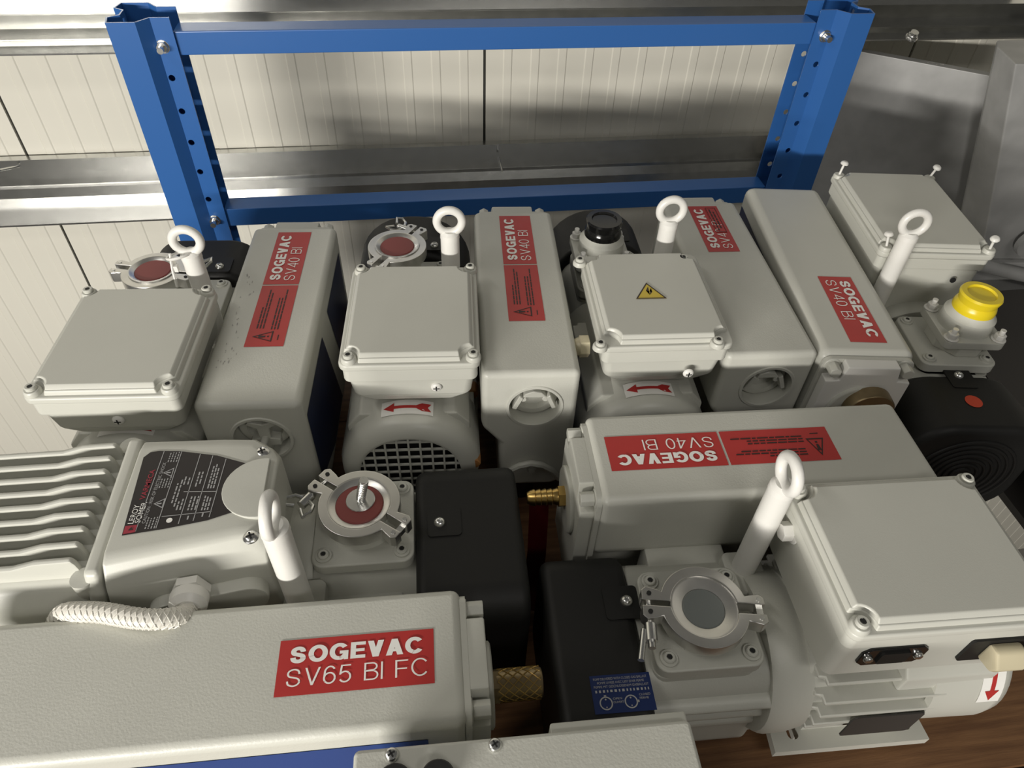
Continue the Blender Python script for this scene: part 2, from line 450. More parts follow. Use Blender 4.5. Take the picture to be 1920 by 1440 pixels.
# ================================================================== PUMP PARTS
BZ = .265
def sock_screw(parent, loc, r=.0065, h=.006, name='socket_screw', m=PAINT, rot=None, washer=True):
    def mk():
        bm = bm_new()
        if washer: cyl(bm, (0, 0, 0), (0, 0, .0022), r*1.45, n=20)
        lathe(bm, [(.001, r), (h-.001, r), (h, r*.85), (h, r*.5), (h*.35, r*.45)], n=18)
        return to_mesh(bm, name)
    o = part(name, cached(('sock', r, h, washer), mk), m, parent, loc, rot)
    return o
def pan_screw(parent, loc, rot=None, r=.006, name='cross_screw', m=STEEL):
    def mk():
        bm = bm_new(); lathe(bm, [(0, r), (.0012, r), (.0028, r*.8), (.0036, r*.35)], n=18)
        return to_mesh(bm, name)
    o = part(name, cached(('pan', r), mk), m, parent, loc, rot)
    def mk2():
        return flat([rect(-r*.55, r*.55, -r*.13, r*.13), rect(-r*.13, r*.13, -r*.55, r*.55)], 'cross', .0037)
    return o, cached(('panx', r), mk2)
def hexbolt(parent, loc, rot, r=.008, h=.007, name='hex_bolt', m=PAINT):
    def mk():
        bm = bm_new(); cyl(bm, (0, 0, 0), (0, 0, .002), r*1.3, n=20); prism(bm, circ(0, 0, r, 6), .002, h); bevel(bm, .0007, 1)
        return to_mesh(bm, name)
    return part(name, cached(('hex', r, h), mk), m, parent, loc, rot)

def exhaust_box(p, L0=-.172, L1=.172, Wd=.0565, rnd=.011, recess=True, m=CAST, key='std'):
    def mk():
        prof = [(-Wd, .075), (-Wd, BZ), (Wd, BZ), (Wd, .175), (Wd-.022, .145), (Wd-.022, .06), (-Wd+.02, .06)]
        bm = bm_new(); prism(bm, prof[::-1], L0, L1, 'x'); bevel(bm, rnd, 4, 20)
        me = to_mesh(bm, 'exhaust_box')
        if recess:
            cut = bm_new(); cyl(cut, (L0-.02, -.006, .211), (L0+.024, -.006, .211), .0305, n=40)
            me = subtract(me, cut, 'exhaust_box')
        return me
    return part('exhaust_box', cached(('exbox', key), mk), m, p)
def filler(p, L0=-.172, style=0):
    ec = (L0, -.006, .211)
    bm = bm_new(); lathe(bm, [(-.0015, .0305), (-.0015, .0335), (.0, .0345), (.002, .0345), (.002, .0302), (.001, .0300)], ec, 'x', 40, closed=True)
    part('recess_rim', bm, CAST, p)
    bm = bm_new(); lathe(bm, [(.0235, .0285), (.017, .0285), (.0155, .026), (.016, .020), (.0225, .0185)], ec, 'x', 36)
    cap = part('filler_cap', bm, CAST, p)
    bm = bm_new()
    if style == 0:
        for s in (-1, 1):
            cyl(bm, (L0+.02, -.006+s*.013, .217), (L0+.006, -.006+s*.013, .217), .0042, n=14)
            prism(bm, [(-.006+s*.0265, .205), (-.006+s*.018, .226), (-.006+s*.013, .222), (-.006+s*.021, .203)], L0+.003, L0+.02, 'x')
        prism(bm, [(-.020, .222), (.008, .222), (.006, .228), (-.004, .2315), (-.014, .230)], L0+.004, L0+.02, 'x')
    else:
        prism(bm, rrect(-.0105, -.0015, .176, .206, .004), L0-.004, L0+.018, 'x')
        prism(bm, [(-.022, .190), (-.022, .200), (-.012, .202), (-.013, .218), (-.024, .224), (-.020, .229), (-.006, .224), (.008, .229), (.012, .224), (.001, .218), (0, .202), (.010, .200), (.010, .190)], L0+.008, L0+.02, 'x')
    bevel(bm, .001, 1); part('cap_grip', bm, CAST, cap)
    def arch():
        bm = bm_new(); tube(bm, [(L0-.001, -.045, .075), (L0-.004, -.035, .095), (L0-.005, -.02, .108), (L0-.005, -.006, .112), (L0-.005, .008, .108), (L0-.002, .02, .095)], .0045, 8); return to_mesh(bm, 'foot_arch')
    part('foot_arch', cached(('arch', L0), arch), CAST, p)
    hexbolt(p, (L0+.001, -.008, .095), (0, R(-90), 0), .005, .005, 'arch_screw', CAST)
def end_plate(p, L1=.172, Wd=.0565, kind='barb'):
    bm = bm_new(); prism(bm, rrect(-Wd+.003, Wd-.003, .075, BZ-.004, .010), L1-.001, L1+.004, 'x'); part('gasket', bm, CAST, p)
    W2 = Wd-.007
    prof = [(-W2, .085), (-W2, .238), (-W2+.016, .240), (-W2+.02, BZ-.004), (W2-.02, BZ-.004), (W2-.016, .240), (W2, .238), (W2, .085)]
    bm = bm_new(); prism(bm, prof[::-1], L1+.003, L1+.019, 'x'); bevel(bm, .002, 2, 20)
    e = part('end_plate', bm, PALE if kind == 'disc' else CAST, p)
    for sy in (-1, 1):
        for z in (.251, .10):
            bm = None
            hexbolt(e, (L1+.003, sy*(W2-.008), z), (0, R(90), 0), .0075, .016, 'plate_bolt', CAST)
    bm = bm_new(); lathe(bm, [(L1+.018, .036), (L1+.0225, .036), (L1+.024, .034)], (0, 0, .195), 'x', 36); part('boss', bm, CAST, e)
    if kind == 'barb':
        bm = bm_new(); prism(bm, circ(0, .2, .012, 6), L1+.023, L1+.031, 'x')
        prof = [(L1+.03, .0085)]
        for k in range(5): prof += [(L1+.032+k*.006, .0092), (L1+.037+k*.006, .0078)]
        lathe(bm, prof + [(L1+.064, .006)], (0, 0, .2), 'x', 24); part('brass_hose_tail', bm, BRASS, e, label='brass hose tail')
    elif kind == 'knurl':
        bm = bm_new(); prism(bm, circ(0, .19, .015, 6), L1+.023, L1+.03, 'x')
        lathe(bm, [(L1+.028, .0135), (L1+.066, .0135), (L1+.068, .012)], (0, 0, .19), 'x', 32)
        kn = part('brass_silencer', bm, BRASSD, e, label='knurled brass silencer')
        bm = bm_new(); N = 11
        for s in (-1, 1):
            for i in range(N):
                pts = []
                for k in range(9):
                    t = 2*math.pi*i/N + s*k/8*2.4
                    pts.append((L1+.029+.037*k/8, .0137*math.cos(t), .19+.0137*math.sin(t)))
                tube(bm, pts, .0006, 5)
        part('knurling', bm, BRASS, kn)
    elif kind == 'disc':
        bm = bm_new(); lathe(bm, [(L1+.022, .029), (L1+.036, .029), (L1+.038, .0275), (L1+.038, .01), (L1+.036, .008)], (0, .008, .205), 'x', 36)
        d = part('bronze_plug', bm, BRASSD, e, label='round bronze plug')
        hexbolt(d, (L1+.036, .008, .205), (0, R(90), 0), .009, .008, 'plug_hexagon', BRASS)
    return e
def name_sticker(p, line2='SV40 BI', x0=.038, x1=.157, y0=-.024, y1=.0205, w2=.62, w1=.86):
    z = BZ+.0004; L = x1-x0; Wd = y1-y0
    s = part('name_sticker', flat([rect(x0, x1, y0, y1)], 'name_sticker', z), RED, p)
    t1 = part('lettering', sign_text('SOGEVAC', L*w1, Wd*.30, .22, .07), WHITE, s, (x0+L*.07, y0+Wd*.56, z+.0003))
    t2 = part('lettering', sign_text(line2, L*w2, Wd*.31, .085, .13), WHITE, s, (x0+L*.06, y0+Wd*.15, z+.0003))
    return s
def warning_sticker(p, x0=-.080, x1=.0355, y0=-.024, y1=.0205):
    z = BZ+.0004
    s = part('warning_sticker', flat([rect(x0, x1, y0, y1)], 'warning_sticker', z), RED, p)
    L = x1-x0; W = y1-y0
    tri = [(x0+.008, y0+W*.34), (x0+.027, y0+W*.34), (x0+.0175, y0+W*.86)]
    polys = frame_polys(tri, .0016) + [[(x0+.0163, y0+W*.52), (x0+.0187, y0+W*.52), (x0+.0195, y0+W*.70), (x0+.0155, y0+W*.70)], rect(x0+.0163, x0+.0187, y0+W*.43, y0+W*.48)]
    polys += words(x0+.011, x0+.024, y0+W*.18, .0012, 5)
    for i, (yy, a, b) in enumerate(((.78, .032, .072), (.70, .032, .107), (.62, .032, .100), (.40, .030, .092), (.32, .030, .090), (.24, .030, .108))):
        polys += words(x0+a, x0+b, y0+W*yy, .0016, 10+i)
    part('warning_print', flat(polys, 'warning_print', z+.0003), INK, s)
def side_sticker(p, L0, L1, Wd, split=.02):
    y = -Wd-.0006
    if split is None:
        bm = bm_new(); bm.faces.new([bm.verts.new(v) for v in ((L0+.012, y, .10), (L1-.03, y, .10), (L1-.03, y, .243), (L0+.012, y, .243))])
        return part('side_sticker', bm, mat('blue_side', (.02, .055, .20), .35), p)
    def q(pts): return [(a, y, b) for a, b in pts]
    bm = bm_new()
    for pts in ([(L0+.012, .235), (L0+.012, .12), (L0+.10, .085), (split-.004, .085), (split-.05, .235)][::1], [(split+.0, .235), (split+.046, .085), (L1-.02, .085), (L1-.02, .235)][::1]):
        vs = [bm.verts.new(v) for v in q(pts)]; bm.faces.new(vs)
    bmesh.ops.recalc_face_normals(bm, faces=bm.faces)
    return part('side_sticker', bm, NAVY, p)

def motor(p, my=.145, mz=.135, x0=-.205, x1=-.005, arrow=0.0, feet=True, plate=False):
    bm = bm_new(); lathe(bm, [(x0+.07, .07), (x1, .07)], (0, my, mz), 'x', 36)
    mo = part('motor', bm, PAINT, p)
    def fin(z):
        h = .083**2-(z-mz)**2; yo = math.sqrt(max(h, 0))
        bm = bm_new(); prism(bm, [(x0+.072, -yo), (x1-.010, -yo), (x1-.010, -yo*.9), (x1-.004, -yo*.88), (x1-.004, yo*.88), (x1-.010, yo*.9), (x1-.010, yo), (x0+.072, yo)], z-.0025, z+.0025)
        bevel(bm, .0012, 1); return to_mesh(bm, 'cooling_fin')
    for z in (.182, .163, .144, .125, .106, .087, .068):
        part('cooling_fin', cached(('fin', z, x0, x1), lambda: fin(z)), PAINT, mo, (0, my, 0))
    # fan cover
    def fc():
        bm = bm_new()
        lathe(bm, [(x0+.085, .083), (x0+.022, .084), (x0+.010, .081), (x0+.003, .073), (x0, .064), (x0+.001, .060), (x0+.006, .060), (x0+.02, .072), (x0+.085, .076)], (0, 0, 0), 'x', 48, closed=True)
        return to_mesh(bm, 'fan_cover')
    f = part('fan_cover', cached(('fanc', x0), fc), PAINT, mo, (0, my, mz))
    for sg in (-1, 1):
        def sh():
            bm = bm_new(); prism(bm, [(sg*.028, .073), (sg*.056, .073), (sg*.072, .054), (sg*.072, .03), (sg*.056, .03)], x0+.03, x0+.12, 'x')
            bevel(bm, .003, 2); return to_mesh(bm, 'shoulder')
        part('shoulder', cached(('shoul', x0, sg), sh), PAINT, mo, (0, my, mz))
    def gr():
        bm = bm_new(); r = .061
        k = -.054
        while k < .055:
            l = math.sqrt(r*r-k*k)
            box(bm, x0+.001, x0+.0035, k-.0011, k+.0011, -l, l); box(bm, x0+.0015, x0+.004, -l, l, k-.0011, k+.0011); k += .0135
        return to_mesh(bm, 'fan_guard')
    part('fan_guard', cached(('guard', x0), gr), PAINT, f)
    bm = bm_new(); lathe(bm, [(x0+.03, .075), (x0+.032, .075)], (0, 0, 0), 'x', 36); part('fan_shade_disc', bm, DARK, f)  # dark disc stands in for the shade inside the fan cover
    if arrow is not None:
        rr = .0845
        def cp(th, x, e=0): t = R(arrow) + th; return (x, (rr+e)*math.sin(t), (rr+e)*math.cos(t))
        xa, xb = x0+.019, x0+.041; A = .36; n = 10
        f_polys = []
        for i in range(n):
            t0, t1 = -A+2*A*i/n, -A+2*A*(i+1)/n
            f_polys.append([cp(t0, xa), cp(t1, xa), cp(t1, xb), cp(t0, xb)])
        st = part('arrow_sticker', flat(f_polys, 'arrow_sticker'), WHITE, f)
        xm = (xa+xb)/2; h = .0022; polys = []
        for i in range(8):
            t0, t1 = -.14+.34*i/8, -.14+.34*(i+1)/8
            polys.append([cp(t0, xm-h, .0004), cp(t1, xm-h, .0004), cp(t1, xm+h, .0004), cp(t0, xm+h, .0004)])
        polys.append([cp(.18, xm-.007, .0004), cp(.33, xm, .0004), cp(.18, xm+.007, .0004)])
        for s in (-1, 1):
            polys.append([cp(-.14, xm, .0004), cp(-.12, xm+s*h, .0004), cp(-.2, xm+s*.006, .0004), cp(-.33, xm+s*.006, .0004), cp(-.28, xm, .0004)])
        part('red_arrow', flat(polys, 'red_arrow'), RED, st)
    if feet:
        for s in (1,):
            bm = bm_new()
            prism(bm, [(x0+.03, my+.0), (x1-.01, my+.0), (x1-.005, my+.075), (x0+.025, my+.075)], .018, .030)
            me = to_mesh(bm, 'foot_plate'); cut = bm_new()
            for xx in (x0+.045, x1-.03): prism(cut, rrect(xx-.006, xx+.006, my+.045, my+.064, .0055), .0, .05)
            part('foot_plate', subtract(me, cut, 'foot_plate'), PAINT, mo)
        bm = bm_new(); box(bm, x0+.06, x1-.04, my-.05, my+.055, 0, .06); part('motor_foot', bm, PAINT, mo)
    if plate:
        bm = bm_new(); prism(bm, rrect(-.120, -.050, .096, .140, .004), my+.083, my+.0845, 'y'); part('rating_plate', bm, DARKST, mo)
    return mo

def lid_outline(cx, cy, lx, ly, r=.0125, seg=6):
    pts = []
    for sx, sy, a in ((1, -1, 180), (1, 1, 270), (-1, 1, 0), (-1, -1, 90)):
        px, py = cx+sx*lx/2, cy+sy*ly/2
        for i in range(seg+1):
            t = R(a - 90*i/seg) if True else 0
            pts.append((px + r*math.cos(t), py + r*math.sin(t)))
    return pts
def terminal_box(p, cx=-.096, cy=.134, lx=.178, ly=.152, top=.303, bot=.236, raised=False, deep=False, screw=None, gland=None, key='std', tilt=0.0):
    hx, hy = lx/2, ly/2
    def mk():
        bm = bm_new()
        fs = prism(bm, rrect(cx-hx+.003, cx+hx-.003, cy-hy+.003, cy+hy-.003, .008), top-.036, top-.019)
        if deep:
            prism(bm, rrect(cx-hx+.006, cx+hx-.006, cy-hy+.006, cy+hy-.006, .01), bot-.022, top-.03, 'z')
        else:
            mid = rrect(cx-hx+.009, cx+hx-.009, cy-hy+.010, cy+hy-.010, .01)
            prism(bm, rrect(cx-hx+.014, cx+hx-.014, cy-hy+.026, cy+hy-.026, .01), bot-.008, bot+.004, 'z', mid)
            prism(bm, mid, bot+.004, top-.030, 'z', rrect(cx-hx+.005, cx+hx-.005, cy-hy+.006, cy+hy-.006, .009))
        bevel(bm, .0015, 2, 30); return to_mesh(bm, 'box_base')
    t = part('terminal_box', cached(('tbase', key), mk), PAINT, p)
    def lid():
        bm = bm_new()
        prism(bm, rrect(cx-hx, cx+hx, cy-hy, cy+hy, .010), top-.018, top-.009, 'z')
        bevel(bm, .0025, 3, 30)
        b2 = bm_new()
        prism(b2, lid_outline(cx, cy, lx-.008, ly-.008, .017), top-.011, top-.004, 'z', lid_outline(cx, cy, lx-.012, ly-.012, .0165))
        prism(b2, lid_outline(cx, cy, lx-.014, ly-.014, .0155), top-.0045, top, 'z', lid_outline(cx, cy, lx-.022, ly-.022, .0125))
        bevel(b2, .0012, 2, 30)
        tmp = bpy.data.meshes.new('t'); b2.to_mesh(tmp); b2.free(); bm.from_mesh(tmp)
        return to_mesh(bm, 'box_lid')
    part('box_lid', cached(('tlid', key), lid), PAINT, t)
    for sx in (-1, 1):
        for sy in (-1, 1):
            x, y = cx+sx*(hx-.0095), cy+sy*(hy-.0095)
            def ps():
                bm = bm_new(); lathe(bm, [(0, .0085), (.004, .0083), (.0055, .007)], n=20); return to_mesh(bm, 'screw_post')
            part('screw_post', cached('spost', ps), PAINT, t, (x, y, top-.0095))
            if raised:
                def rs():
                    bm = bm_new(); cyl(bm, (0, 0, -.01), (0, 0, .016), .0018, n=10); lathe(bm, [(.015, .0055), (.0165, .0062), (.019, .0052), (.0205, .003)], n=18); return to_mesh(bm, 'lid_screw')
                part('lid_screw', cached('rscrew', rs), PALE, t, (x, y, top-.004), (R(sx*9), R(sy*8), 0))
            else:
                sock_screw(t, (x, y, top-.0045), .0055, .0045, 'lid_screw', PAINT, washer=False)
                bmk = cached('hexhole', lambda: flat([circ(0, 0, .0024, 6)], 'hex_socket', .0))
                part('hex_socket', bmk, DARK, t, (x, y, top+.0001))
    if screw is not None:
        o, x_ = pan_screw(t, (cx-hx+.0068 if not deep else cx-hx+.006, screw, top-.049), (0, R(-90), 0), .0062, 'earth_screw', PALE)
        part('cross_slot', x_, DARK, t, (cx-hx+.0068 if not deep else cx-hx+.006, screw, top-.049), (0, R(-90), 0))
    if gland:
        gx = gland
        bm = bm_new(); yb_ = cy+hy-.010
        prism(bm, circ(gx, top-.055, .014, 6), yb_, yb_+.012, 'y'); cyl(bm, (gx, yb_+.012, top-.055), (gx, yb_+.018, top-.055), .0115, .009, 20); bevel(bm, .001, 1)
        part('cable_gland', bm, BEIGE, t)
    return t
def eyebolt(p, x=.025, y=.09, z0=.185, zs=.318, rot=0.0, tie=False):
    bm = bm_new(); cyl(bm, (x, y, z0), (x, y, zs), .0118, n=24); lathe(bm, [(zs-.002, .0122), (zs+.004, .0118), (zs+.008, .008)], (x, y, 0), 'z', 24)
    st = part('eyebolt_stem', bm, PALE, p)
    bm = bm_new(); torus(bm, (0, 0, 0), (1, 0, 0), .0155, .0052, 36, 12)
    part('lifting_eye', bm, PALE, st, (x, y, zs+.021), (0, 0, R(rot)))
    bm = bm_new(); prism(bm, rrect(x-.02, x+.02, y-.018, y+.03, .008), .14, z0+.004); bevel(bm, .003, 2); part('eyebolt_boss', bm, CAST, p)
    if tie:
        bm = bm_new(); torus(bm, (x-.004, y+.012, zs+.004), (.3, 0.2, 1), .014, .0016, 24, 6); tube(bm, [(x-.012, y+.018, zs+.012), (x-.016, y+.02, zs-.008), (x-.02, y+.02, zs-.03)], .0016, 6); box(bm, x-.016, x-.010, y+.014, y+.020, zs-.012, zs-.004)
        part('zip_tie', bm, PALE, st)
    return st
def pump_body(p, my=.145, x0=-.006, x1=.148):
    bm = bm_new(); prism(bm, rrect(my-.078, my+.062, .02, .182, .03), x0+.03, x1-.002, 'x'); bevel(bm, .003, 2, 40)
    b = part('pump_body', bm, CAST, p)
    bm = bm_new(); lathe(bm, [(x0-.004, .078), (x0+.012, .081), (x0+.03, .081), (x0+.036, .078)], (0, my, .122), 'x', 40)
    part('adapter_ring', bm, CAST, b)
    for i, z in enumerate((.150, .123, .096, .069, .042)):
        bm = bm_new(); yy = my+.060; k = .004*i
        prism(bm, [(yy-.03, z-.009), (yy+.006-k*.4, z-.008), (yy+.014-k, z), (yy+.006-k*.4, z+.008), (yy-.03, z+.009)], x0+.026, x1-.004, 'x'); bevel(bm, .004, 3, 30)
        part('body_rib', bm, CAST, b)
    bm = bm_new(); prism(bm, rrect(x0+.04, x1-.03, .045, my-.03, .006), .05, .176); bevel(bm, .003, 2); part('oil_duct', bm, CAST, b)
    return b
def inlet_flange(p, cx=.09, cy=.148, top=.2, hw=.05):
    bm = bm_new(); prism(bm, rrect(cx-hw, cx+hw, cy-hw, cy+hw, .012), top-.014, top); bevel(bm, .002, 3, 40)
    f = part('inlet_flange', bm, CAST, p)
    bm = bm_new(); prism(bm, rrect(cx-hw+.002, cx+hw+.000, cy-hw+.003, cy+hw-.002, .012), top-.04, top-.018); bevel(bm, .002, 2, 40); part('flange_base', bm, CAST, f)
    for sx in (-1, 1):
        for sy in (-1, 1): sock_screw(f, (cx+sx*(hw-.012), cy+sy*(hw-.012), top), .0055, .005, 'socket_screw', CAST)
    for sx in (-1, 1):
        for sy in (-1, 1): part('hex_socket', cached('hexhole', None), DARK, f, (cx+sx*(hw-.012), cy+sy*(hw-.012), top+.0052))
    return f
def half_clamp():
    def mk():
        out, inn = .0405, .0305; pts = []
        a0, a1, n = 9, 171, 22
        pts.append((.056, .0045)); pts.append((.056, .012)); pts.append((.051, .0155)); pts.append((.0425, .0135))
        for i in range(n+1):
            t = R(18 + (162-18)*i/n); pts.append((out*math.cos(t), out*math.sin(t)))
        pts += [(-.0425, .0140), (-.053, .0165), (-.057, .0125), (-.057, .0025), (-.0305, .0025)]
        for i in range(n+1):
            t = R(a1-(a1-a0)*i/n); pts.append((inn*math.cos(t), inn*math.sin(t)))
        bm = bm_new(); prism(bm, pts[::-1], 0, .0155); bevel(bm, .0012, 2, 40); return to_mesh(bm, 'clamp_half')
    return cached('halfclamp', mk)
def clamp(p, x, y, z, rz, screw='wing'):
    c = part('clamp_half', half_clamp(), ALU, p, (x, y, z), (0, 0, R(rz)))
    # second half: mirrored across the split line
    def mir():
        me = half_clamp().copy(); bm = bm_new(); bm.from_mesh(me)
        for v in bm.verts: v.co.y = -v.co.y
        bmesh.ops.reverse_faces(bm, faces=bm.faces); return to_mesh(bm, 'clamp_half')
    part('clamp_half', cached('halfclamp2', mir), ALU, p, (x, y, z), (0, 0, R(rz)))
    for px, py in ((.050, .009), (.050, -.009), (-.050, .009), (-.050, -.009)):
        def pin():
            bm = bm_new(); cyl(bm, (0, 0, 0), (0, 0, .0164), .0022, n=12); return to_mesh(bm, 'clamp_pin')
        part('clamp_pin', cached('cpin', pin), DARK if px < 0 else STEEL, c, (px, py, 0))
    bm = bm_new(); box(bm, .048, .054, -.010, .010, .004, .011); part('hinge_link', bm, STEEL, c)
    if screw == 'bolt':
        def sb():
            bm = bm_new(); cyl(bm, (-.050, .006, .008), (-.050, -.040, .008), .0034, n=14); cyl(bm, (-.050, -.018, .008), (-.050, -.034, .008), .0056, n=16)
            cyl(bm, (-.056, -.024, .009), (-.061, -.052, .009), .0030, n=12); bevel(bm, .0006, 1, 50); return to_mesh(bm, 'swing_bolt')
        part('swing_bolt', cached('swingb', sb), STEEL, c)
    elif screw:
        def ws():
            bm = bm_new(); cyl(bm, (-.050, .014, .008), (-.050, -.030, .008), .003, n=12); cyl(bm, (-.050, -.0165, .008), (-.050, -.031, .008), .0052, n=14)
            for s in (-1, 1): tube(bm, [(-.050, -.022, .008), (-.050+s*.012, -.026, .010), (-.050+s*.016, -.034, .012), (-.050+s*.014, -.042, .012), (-.050+s*.004, -.036, .010)], .0022, 8)
            return to_mesh(bm, 'wing_screw')
        part('wing_screw', cached('wings', ws), STEEL, c)
    return c
def neck(p, x, y, z0, z1, r=.031, m=CAST):
    bm = bm_new(); lathe(bm, [(z0, r+.004), (z0+.006, r), (z1, r)], (x, y, 0), 'z', 36); return part('inlet_neck', bm, m, p)
def cap_disc(p, x, y, z, m, r=.0235, name='inlet_cap', label=None, ring=True):
    bm = bm_new(); lathe(bm, [(z-.01, r), (z, r), (z+.001, r-.001)], (x, y, 0), 'z', 36); part(name, bm, m, p, label=label)
    if ring:
        bm = bm_new(); lathe(bm, [(z-.01, .0308), (z+.003, .0308), (z+.003, .0285), (z, r+.0002), (z-.01, r+.0002)], (x, y, 0), 'z', 36, closed=True); part('cap_ring', bm, ALU, p)
def cowl(p, y0=.062, y1=.232, x0=.146, x1=.238, z1=.19, r=.06, grille=True, pad=(.152, .12)):
    prof = rrect(y0, y1, .03, z1, r, 8)
    bm = bm_new(); prism(bm, prof, x0, x1, 'x'); bevel(bm, .010, 4, 40)
    c = part('fan_cowl', bm, BLACK, p)
    yc, zc = (y0+y1)/2, .105
    if grille:
        for k in range(7):
            bm = bm_new(); torus(bm, (x1+.0005, yc, zc), (1, 0, 0), .012+.0088*k, .0022, 40, 8); part('grille_ring', bm, BLACK, c)
    if pad:
        bm = bm_new(); prism(bm, rrect(pad[0]-.002, pad[0]+.032, pad[1]-.02, pad[1]+.014, .004), z1-.001, z1+.0012); part('screw_pad', bm, BLACK, c)
        bm = bm_new(); lathe(bm, [(z1+.001, .0062), (z1+.003, .0058), (z1+.005, .004), (z1+.0055, .0022), (z1+.004, .002)], (pad[0]+.010, pad[1]-.004, 0), 'z', 20); part('button_screw', bm, STEEL, c, label='shiny button-head screw')
    return c
def rubber_feet(p, pts):
    for x, y in pts:
        bm = bm_new(); lathe(bm, [(0, .016), (.004, .018), (.05, .018), (.064, .015)], (x, y, 0), 'z', 20); part('rubber_foot', bm, BLACK, p)

def pump(name, label, loc, rz, L0=-.172, L1=.172, Wd=.0565, rnd=.008, my=.142, fill=0, plate='barb', term=None, inlet='red', arrow=0.0,
         l2='SV40 BI', warn=True, cow=None, sticker=None, key='std', flat_eye=0.0, tie=False, side=True, motor_x0=-.205, rating=False, do_motor=True, fx=.09):
    p = thing(name, label, 'pump', (*loc, 0), rz, 'grey vacuum pumps on the shelf')
    exhaust_box(p, L0, L1, Wd, rnd, fill is not None, PAINT if key == 'D' else CAST, key)
    if fill is not None: filler(p, L0, fill)
    end_plate(p, L1, Wd, plate)
    name_sticker(p, l2, **(sticker or {}))
    if warn: warning_sticker(p)
    if side: side_sticker(p, L0, L1, Wd, None if key == 'F' else .02)
    if do_motor: motor(p, my, x0=motor_x0, arrow=arrow, plate=rating)
    if term is not None: terminal_box(p, **term)
    pump_body(p, my)
    iz = .2
    inlet_flange(p, fx, my+.003, iz)
    cowl(p, **(cow or {}))
    rubber_feet(p, ((L0+.04, 0), (L1-.04, 0), (.10, my)))
    eyebolt(p, rot=flat_eye, tie=tie)
    return p

G = 'grey vacuum pumps on the shelf'
# ---- A
A = pump('vacuum_pump', 'grey vacuum pump with a zip tie on its lifting eye and smudges on top',
         (-.178, .718), 85.8, fill=1, motor_x0=-.185, term=dict(screw=.131, cx=-.096, cy=.134), cow=dict(r=.045, z1=.205, y0=.072), tie=True)
neck(A, .112, .185, .2, .225); clamp(A, .112, .185, .222, 80); cap_disc(A, .112, .185, .236, REDM, label='red inlet blanking cap')
# ---- B
B = pump('vacuum_pump', 'grey vacuum pump with red inlet cap, mesh fan guard and red arrow',
         (.130, .734), 85.8, fill=0, term=dict(screw=.107, gland=-.115, cx=-.096, cy=.132), cow=dict(r=.08, y1=.238, z1=.212, x1=.252))
neck(B, .105, .165, .2, .238); clamp(B, .105, .165, .236, 150); cap_disc(B, .105, .165, .25, REDM, label='red inlet blanking cap')
# ---- C
C = pump('vacuum_pump', 'grey vacuum pump with yellow warning triangle on its lid and black inlet cap',
         (.416, .737), 86.5, fill=0, term=dict(screw=.105, gland=-.13, cx=-.105, cy=.146), warn=False, cow=dict(r=.075, y1=.218, z1=.210, x1=.250))
# ---- D
D = pump('vacuum_pump', 'grey vacuum pump with yellow inlet cap and red dot on its black cowl',
         (.548, .748), -98, L0=-.196, L1=.197, Wd=.058, rnd=.016, my=.162, fill=None, plate='disc', warn=False, key='D',
         term=dict(cx=-.092, cy=.150, lx=.214, ly=.160, top=.296, bot=.20, raised=True, deep=True, key='D'),
         sticker=dict(x0=.043, x1=.175, y0=-.017, y1=.0275), cow=dict(y0=.075, y1=.245, r=.05, x1=.245, pad=(.140, .165)), arrow=None, tie=False)
# ---- E
E_ = pump('vacuum_pump', 'grey vacuum pump with mains socket in its terminal box and brass hose tail',
          (.332, .430), 177.3, fill=0, term=dict(cx=-.083, cy=.143, lx=.182, ly=.150, deep=True, bot=.232, key='E'), arrow=58, rating=True,
          cow=dict(y0=.062, y1=.240, x1=.230, r=.022, pad=(.142, .124), grille=False))
# ---- F
F_ = pump('vacuum_pump', 'grey vacuum pump with a finned drive housing, braided cable and knurled brass silencer',
          (-.159, .259), -1.9, L0=-.235, L1=.172, my=.172, fill=None, plate='knurl', l2='SV65 BI FC', warn=False, key='F', do_motor=True, motor_x0=-.33, arrow=None,
          fx=.080, sticker=dict(w2=.90, x0=.028, x1=.149), cow=dict(y0=.064, y1=.245, x0=.1315, x1=.240, z1=.205, r=.03, pad=(.146, .167), grille=False))

# ---- individual inlets
def slim_inlet(p, x, y, m, caplabel, z0=.2, r=.029):
    bm = bm_new(); prism(bm, [(x-.036, y-.014), (x-.014, y-.036), (x+.014, y-.036), (x+.036, y-.014), (x+.036, y+.014), (x+.014, y+.036), (x-.014, y+.036), (x-.036, y+.014)], z0+.004, z0+.022); bevel(bm, .002, 2, 40)
    f = part('inlet_adapter', bm, CAST, p)
    bm = bm_new(); prism(bm, rrect(x-.04, x+.04, y-.04, y+.04, .008), z0+.020, z0+.032); bevel(bm, .002, 2, 40); part('adapter_plate', bm, PAINT, f)
    for sx in (-1, 1):
        for sy in (-1, 1):
            hexbolt(f, (x+sx*.031, y+sy*.031, z0+.032), None, .0072, .009, 'adapter_nut', PALE)
            bm = bm_new(); cyl(bm, (0, 0, .008), (0, 0, .0155), .0035, n=12); part('stud', cached('stud', lambda: to_mesh(bm, 'stud')), PALE, f, (x+sx*.031, y+sy*.031, z0+.032))
    bm = bm_new(); lathe(bm, [(z0+.03, r+.004), (z0+.05, r+.003), (z0+.053, r), (z0+.058, r-.003)], (x, y, 0), 'z', 36); part('inlet_neck', bm, PAINT, f)
    z = z0+.056
    bm = bm_new(); lathe(bm, [(z-.004, .0255), (z+.006, .0265), (z+.010, .0255), (z+.014, .0235), (z+.024, .026), (z+.027, .0245), (z+.027, .018), (z+.0245, .0165)], (x, y, 0), 'z', 40)
    part('inlet_cap', bm, m, p, label=caplabel)
slim_inlet(C, .098, .158, BLACKG, 'glossy black plastic inlet cap', z0=.2)
